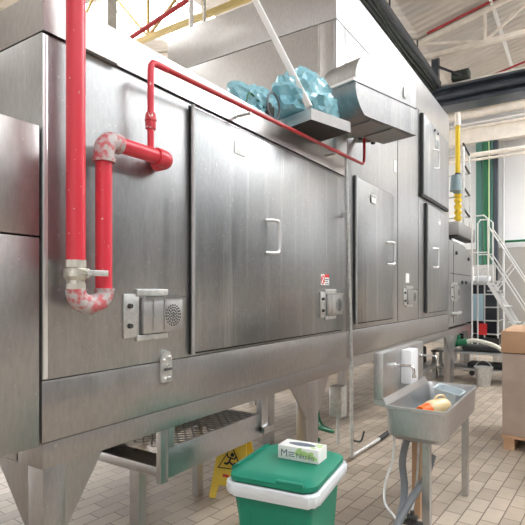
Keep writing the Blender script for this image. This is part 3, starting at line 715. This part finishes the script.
MB().box(-2.22,-2.08,4.66,4.80,.30,.62,.01).build('housing','galv',jc)
MB().cyl((-2.15,4.73,0),(-2.15,4.73,.30),.02,n=8).build('stand','galv',jc)

# ------------------------------------------------------------ green bin with glove box
rb = math.radians(8); BX, BY = -1.56, 2.07
def binM(z=0): return Matrix.Translation((BX,BY,0)) @ Matrix.Rotation(rb,4,'Z')
# local frame: x right (width), y away; front-left corner near origin
bw, bd = .455, .55
Bn = thing('waste_bin','green plastic waste bin with closed lid and white bag turned over its rim','bin',(-1.25,2.3,0))
m_ = binM()
MB().rings([rrect(bw/2,bd/2,bw*.80,bd*.80,.05,.0),rrect(bw/2,bd/2,bw*.82,bd*.82,.05,.03),rrect(bw/2,bd/2,bw*.95,bd*.95,.05,.54),rrect(bw/2,bd/2,bw+.02,bd+.02,.05,.545),rrect(bw/2,bd/2,bw+.02,bd+.02,.05,.60)]).xf(m_).build('body','green',Bn)
for s_ in (.12,.32):
    MB().box(s_-.006,s_+.006,.018,.05,.06,.50,.004).xf(m_).build('rib','green',Bn)
bagr = []
random.seed(3)
for dz, ex in ((.545,.004),(.54,.012),(.56,.02),(.58,.022),(.60,.020),(.608,.010),(.604,-.015)):
    ring = rrect(bw/2,bd/2,bw+.02+2*ex,bd+.02+2*ex,.07,dz,8)
    ring = [(x+.004*math.sin(i*2.3+dz*40),y+.004*math.cos(i*1.7+dz*30),z+(.012*math.sin(i*.9)+.006*math.sin(i*2.1) if dz<.52 else .0)) for i,(x,y,z) in enumerate(ring)]
    bagr.append(ring)
lab(MB().rings(bagr,False,False).xf(m_).build('bag_collar','bag',Bn),'white bag folded down over the rim')
ld = MB().rings([rrect(bw/2,bd/2,bw+.01,bd+.01,.07,.608,8),rrect(bw/2,bd/2,bw+.035,bd+.035,.08,.618,8),rrect(bw/2,bd/2,bw+.035,bd+.035,.08,.640,8),rrect(bw/2,bd/2,bw-.01,bd-.01,.07,.652,8),rrect(bw/2,bd/2,bw-.07,bd-.07,.06,.664,8)])
lid = ld.xf(m_).build('lid','green',Bn)
MB().box(bw/2+.04,bw/2+.19,-.018,.01,.638,.656,.006).xf(m_).build('lid_grip','green',lid)
# left hinge flap hanging a little outward
MB().prism([(-.055,.635),(-.01,.655),(-.01,.50),(.02,.30),(.0,.30),(-.05,.58)],'y',.12,bd-.02).xf(m_).build('side_flap','green',Bn,smooth=False)
Gb = thing('glove_box','white disposable glove box with dark slot and green leaf print on bin lid','box',(-1.3,2.4,.665))
gl = math.radians(5)
gm = Matrix.Translation((-1.44,2.36,.6655)) @ Matrix.Rotation(gl,4,'Z')
gbx = MB().box(0,.245,0,.125,0,.075,.002).xf(gm).build('carton','carton',Gb)
slot = [(.122+.075*math.cos(a*PI/12)*(1 if abs(math.cos(a*PI/12))<.8 else 1.08), .062+.028*math.sin(a*PI/12)) for a in range(24)]
MB().prism(slot,'z',.0752,.0765).xf(gm).build('opening','greyprint',gbx,smooth=False)
MB().box(.13,.2445,.005,.122,.0751,.0754).box(.2451,.2454,.01,.12,.004,.03).xf(gm).build('lime_band','carton',gbx,smooth=False)
leaf = lambda cx, cy, a, l, w: [(cx+math.cos(a)*l*math.cos(t*PI/6)-math.sin(a)*w*math.sin(t*PI/6), cy+math.sin(a)*l*math.cos(t*PI/6)+math.cos(a)*w*math.sin(t*PI/6)) for t in range(12)]
lf = MB()
for cx, cz, a, l, w in ((.125,.052,.9,.028,.014),(.15,.045,.2,.035,.016),(.19,.04,.6,.045,.022),(.215,.03,-.3,.024,.012)): lf.prism(leaf(cx,cz,a,min(l,.03),min(w,.016)),'y',-.0012,-.0003)
lf.xf(gm).build('leaf_print','lime',gbx,smooth=False)
lf = MB()
for cx, cy, a, l, w in ((.215,.09,.5,.025,.014),(.20,.03,-.4,.02,.012),(.228,.06,1.3,.02,.01)): lf.prism(leaf(cx,cy,a,l,w),'z',.0752,.0760)
lf.xf(gm).build('leaf_print','lime',gbx,smooth=False)
fr = gm @ Matrix.Rotation(PI/2,4,'X')
text_mesh('M', .058, 'greyprint', gbx, fr @ Matrix.Translation((.016,.016,.0016)), 'lettering')
text_mesh('Nitrilo', .040, 'greyprint', gbx, fr @ Matrix.Translation((.112,.018,.0022)), 'lettering')
MB().box(.066,.105,-.0012,-.0003,.040,.045).box(.066,.098,-.0012,-.0003,.030,.034).box(.066,.105,-.0012,-.0003,.020,.024).xf(gm).build('small_print','greyprint',gbx,smooth=False)

# ------------------------------------------------------------ wet floor sign
Ws = thing('wet_floor_sign','yellow folding wet floor sign standing behind the green bin','sign',(-2.3,3.05,0))
# front board leans: bottom edge from (-2.44,2.97) to (-2.08,3.1), top further back
sm = Matrix.Translation((-2.44,2.97,0)) @ Matrix.Rotation(math.radians(12),4,'Z')
def board(sgn):
    tilt = Matrix.Rotation(sgn*math.radians(-14),4,'X')
    b = MB().prism([(0,0),(.05,0),(.07,.10),(.24,.10),(.26,0),(.31,0),(.255,.62),(.055,.62)],'y',-.006,.006)
    return b.xf(sm @ Matrix.Translation((0,0 if sgn>0 else .30,0)) @ tilt)
f_ = board(1).build('front_board','signyellow',Ws,smooth=False)
board(-1).build('rear_board','signyellow',Ws,smooth=False)
tl = sm @ Matrix.Rotation(math.radians(-14),4,'X')
fig = MB()
ringp = [(.155+.085*math.cos(a*PI/10),-.009,.31+.085*math.sin(a*PI/10)) for a in range(20)]
fig.tube([(.155-.10,-.009,.23),(.155,-.009,.40),(.255,-.009,.23)],.007,6,0,True)
fig.cyl((.165,-.012,.335),(.165,-.006,.335),.016,n=12)
fig.tube([(.155,-.009,.315),(.145,-.009,.28),(.175,-.009,.262),(.20,-.009,.275)],.008,6)
fig.tube([(.145,-.009,.28),(.125,-.009,.262),(.105,-.009,.268)],.008,6)
fig.tube([(.155,-.009,.31),(.185,-.009,.305),(.20,-.009,.33)],.006,6)
fig.tube([(.155,-.009,.31),(.13,-.009,.315),(.118,-.009,.34)],.006,6)
fig.xf(tl).build('slipping_figure','black',f_)
MB().box(.10,.15,-.008,-.0062,.165,.185).xf(tl).build('red_mark','redprint',f_,smooth=False)

# ------------------------------------------------------------ hand wash sink
K = thing('wash_sink','stainless trough wash sink on legs with two taps and tall back','sink',(-.93,3.7,0))
x0, x1, y0, y1, zr, zb = -1.10, -.715, 3.17, 4.22, .85, .63
cx, cy = (x0+x1)/2, (y0+y1)/2; w, d = x1-x0, y1-y0
MB().rings([rrect(cx,cy,w-.06,d-.06,.05,zb),rrect(cx,cy,w-.01,d-.01,.05,zb+.03),rrect(cx,cy,w,d,.035,zr-.025),rrect(cx,cy,w+.02,d+.02,.03,zr-.02),rrect(cx,cy,w+.02,d+.02,.03,zr),rrect(cx,cy,w-.02,d-.02,.035,zr),rrect(cx,cy,w-.03,d-.03,.05,zr-.02),rrect(cx,cy,w-.07,d-.07,.06,zb+.05),rrect(cx,cy,w-.12,d-.12,.05,zb+.03)]).build('basin','steel_plain',K)
MB().box(x0-.065,x0-.0,3.13,4.10,.88,1.195,.006).build('backsplash','steel_plain',K)
MB().prism([(x0-.065,.88),(x0-.0,.90),(x0+.022,.855),(x0-.01,.845),(x0-.065,.86)],'y',3.13,4.15).build('cove_shelf','steel_plain',K,smooth=False)
MB().box(x0-.05,x0-.02,4.02,4.08,0,.88).build('leg','steel_plain',K,smooth=False)
MB().box(-.885,-.835,3.26,3.31,0,zb+.02).build('leg','steel_plain',K,smooth=False)
MB().box(-.80,-.755,4.08,4.13,0,zb+.02).build('leg','steel_plain',K,smooth=False)
lab(MB().box(-1.02,-.96,3.50,3.56,0,zb+.01).build('pedestal','card',K,smooth=False),'brownish inner post')
for y, z in ((3.36,1.09),(4.0,1.09)):
    fc = MB().tube([(x0-.01,y,z),(x0+.10,y,z+.005),(x0+.125,y,z-.003),(x0+.135,y,z-.03),(x0+.135,y,z-.055)],.0095,12,2).cyl((x0+.135,y,z-.055),(x0+.135,y,z-.075),.013,n=12).cyl((x0-.002,y,z),(x0+.010,y,z),.02,n=14)
    fc.build('tap','chrome',K)
tag(MB().box(x0-.0,x0+.075,3.50,3.68,.94,1.185,.010).build('soap_dispenser','whitep'),'white wall dispenser mounted on the sink back between the taps','dispenser')
dr = MB().tube([(-.98,3.30,zb+.0),(-1.0,3.29,.58),(-1.02,3.28,.45),(-1.0,3.26,.30),(-.97,3.10,.20),(-.98,2.9,.06),(-1.02,2.7,.02)],.024,12,8)
lab(dr.cyl((-.98,3.30,zb-.03),(-.98,3.30,zb+.03),.035,n=14).build('drain_hose','hose',K),'dark grey drain hose')
MB().tube([(-.85,3.40,.50),(-.88,3.32,.36),(-.93,3.18,.26),(-.97,3.0,.14),(-.99,2.85,.04)],.024,12,8).build('drain_hose','hose',K)
lab(MB().tube([(-1.05,3.20,zb+.03),(-1.05,3.18,.5),(-1.08,3.12,.36),(-1.07,3.08,.24),(-1.0,3.05,.18),(-.95,3.05,.12)],.009,8,6).build('water_hose','galv',K),'thin braided water hose')
lab(MB().tube([(-.93,3.35,zb+.02),(-.93,3.32,.4),(-.94,3.28,.22),(-.93,3.15,.14)],.008,8,6).build('water_hose','galv',K),'thin braided water hose')
MB().cyl((-.98,3.1,.14),(-.84,3.12,.14),.018,n=10).cyl((-.90,3.1,.10),(-.90,3.1,.22),.014,n=10).cyl((-.93,3.1,.18),(-.87,3.1,.18),.02,n=8).build('stop_valves','dark',K)
# things in the sink
tb_ = thing('clear_tub','pale translucent plastic tub tilted in the sink at its far end','tub',(-.9,3.95,.68))
tm = Matrix.Translation((-.90,3.98,.69)) @ Matrix.Rotation(math.radians(12),4,'Y')
MB().rings([rrect(0,0,.16,.18,.03,0),rrect(0,0,.19,.21,.03,.15),rrect(0,0,.21,.23,.035,.152),rrect(0,0,.21,.23,.035,.160),rrect(0,0,.18,.20,.03,.158),rrect(0,0,.15,.17,.03,.01)]).xf(tm).build('tub','tub',tb_)
jg = thing('cream_jug','cream plastic jug with orange base lying in the sink','jug',(-.95,3.55,.68))
MB().tube([(-.86,3.80,.755),(-.88,3.74,.755),(-.92,3.66,.75),(-.94,3.62,.745)],lambda t:.062-.010*abs(2*t-1)**3,20,6).build('body','jug',jg)
lab(MB().cyl((-.935,3.63,.745),(-.975,3.555,.735),.056,.045,20).build('cap','orange',jg),'orange cap end')
MB().tube([(-.86,3.79,.81),(-.87,3.77,.835),(-.90,3.71,.835),(-.91,3.68,.805)],.008,8,4).build('grip','jug',jg)

# ------------------------------------------------------------ wrapped cartons at right
Cb = thing('carton_stack','brown cardboard cartons wrapped in film on a pallet at right','carton stack',(0,6.1,0))
MB().box(-.70,.45,5.50,6.6,.985,1.205,.006).build('top_carton','card',Cb)
MB().box(-.69,.44,5.51,6.59,.145,.98,.01).build('wrapped_cartons','wrap',Cb)
for x in (-.68,-.15,.32): MB().box(x,x+.1,5.52,6.58,0,.12).build('pallet_runner','card',Cb,smooth=False)
MB().box(-.7,.44,5.5,6.6,.12,.145).build('pallet_deck','card',Cb,smooth=False)

# ------------------------------------------------------------ items above/behind the low housing
for x, y, r, mtl, nm, lb in ((-7.0,7.0,.07,'white_steel','roof_pipe','white vertical pipe, the left one rising behind the low housing'),
                     (-5.6,6.4,.10,'galv','roof_column','grey square column rising behind the low housing')):
    pass
tag(MB().box(-7.05,-6.85,5.6,5.8,0,roofz(-7)).build('roof_column','galv',smooth=False),'grey square column rising behind the low housing','column')
tag(MB().cyl((-7.9,5.5,0),(-7.9,5.5,roofz(-7.9)),.06).build('roof_pipe','white_steel'),'white vertical pipe left of the grey square column','pipe')
tag(MB().cyl((-6.1,6.9,0),(-6.1,6.9,roofz(-6.1)),.045).build('roof_pipe','white_steel'),'thin white vertical pipe right of the grey square column','pipe')
tag(MB().cyl((-5.95,7.1,0),(-5.95,7.1,roofz(-5.95)),.03).build('roof_pipe','galv'),'thinnest grey vertical pipe nearest the tall cabinet end','pipe')
tag(MB().cyl((-9.5,6.6,6.2),(-4.6,7.6,8.0),.045).build('sprinkler_pipe','redroof'),'dark red sloping pipe under the roof at upper left','pipe')

# ------------------------------------------------------------ camera, light
cam = bpy.data.cameras.new('camera'); co = bpy.data.objects.new('camera', cam); C.objects.link(co)
co.location = (0,0,1.6); co.rotation_euler = (PI/2, 0, math.radians(33.2))
cam.sensor_width = 36; cam.lens = 36*490/525; cam.shift_y = 29.5/525; cam.clip_start = .05
SC.camera = co
w = bpy.data.worlds.new('world'); SC.world = w; w.use_nodes = True
w.node_tree.nodes['Background'].inputs[0].default_value = (.85,.92,1,1); w.node_tree.nodes['Background'].inputs[1].default_value = 1.0
SC.view_settings.view_transform = 'Standard'; SC.view_settings.look = 'None'; SC.view_settings.gamma = 1
SC.view_settings.use_curve_mapping = False; SC.view_settings.exposure = 0.12
SC.cycles.use_denoising = True
SC.cycles.max_bounces = 8; SC.cycles.sample_clamp_indirect = 6
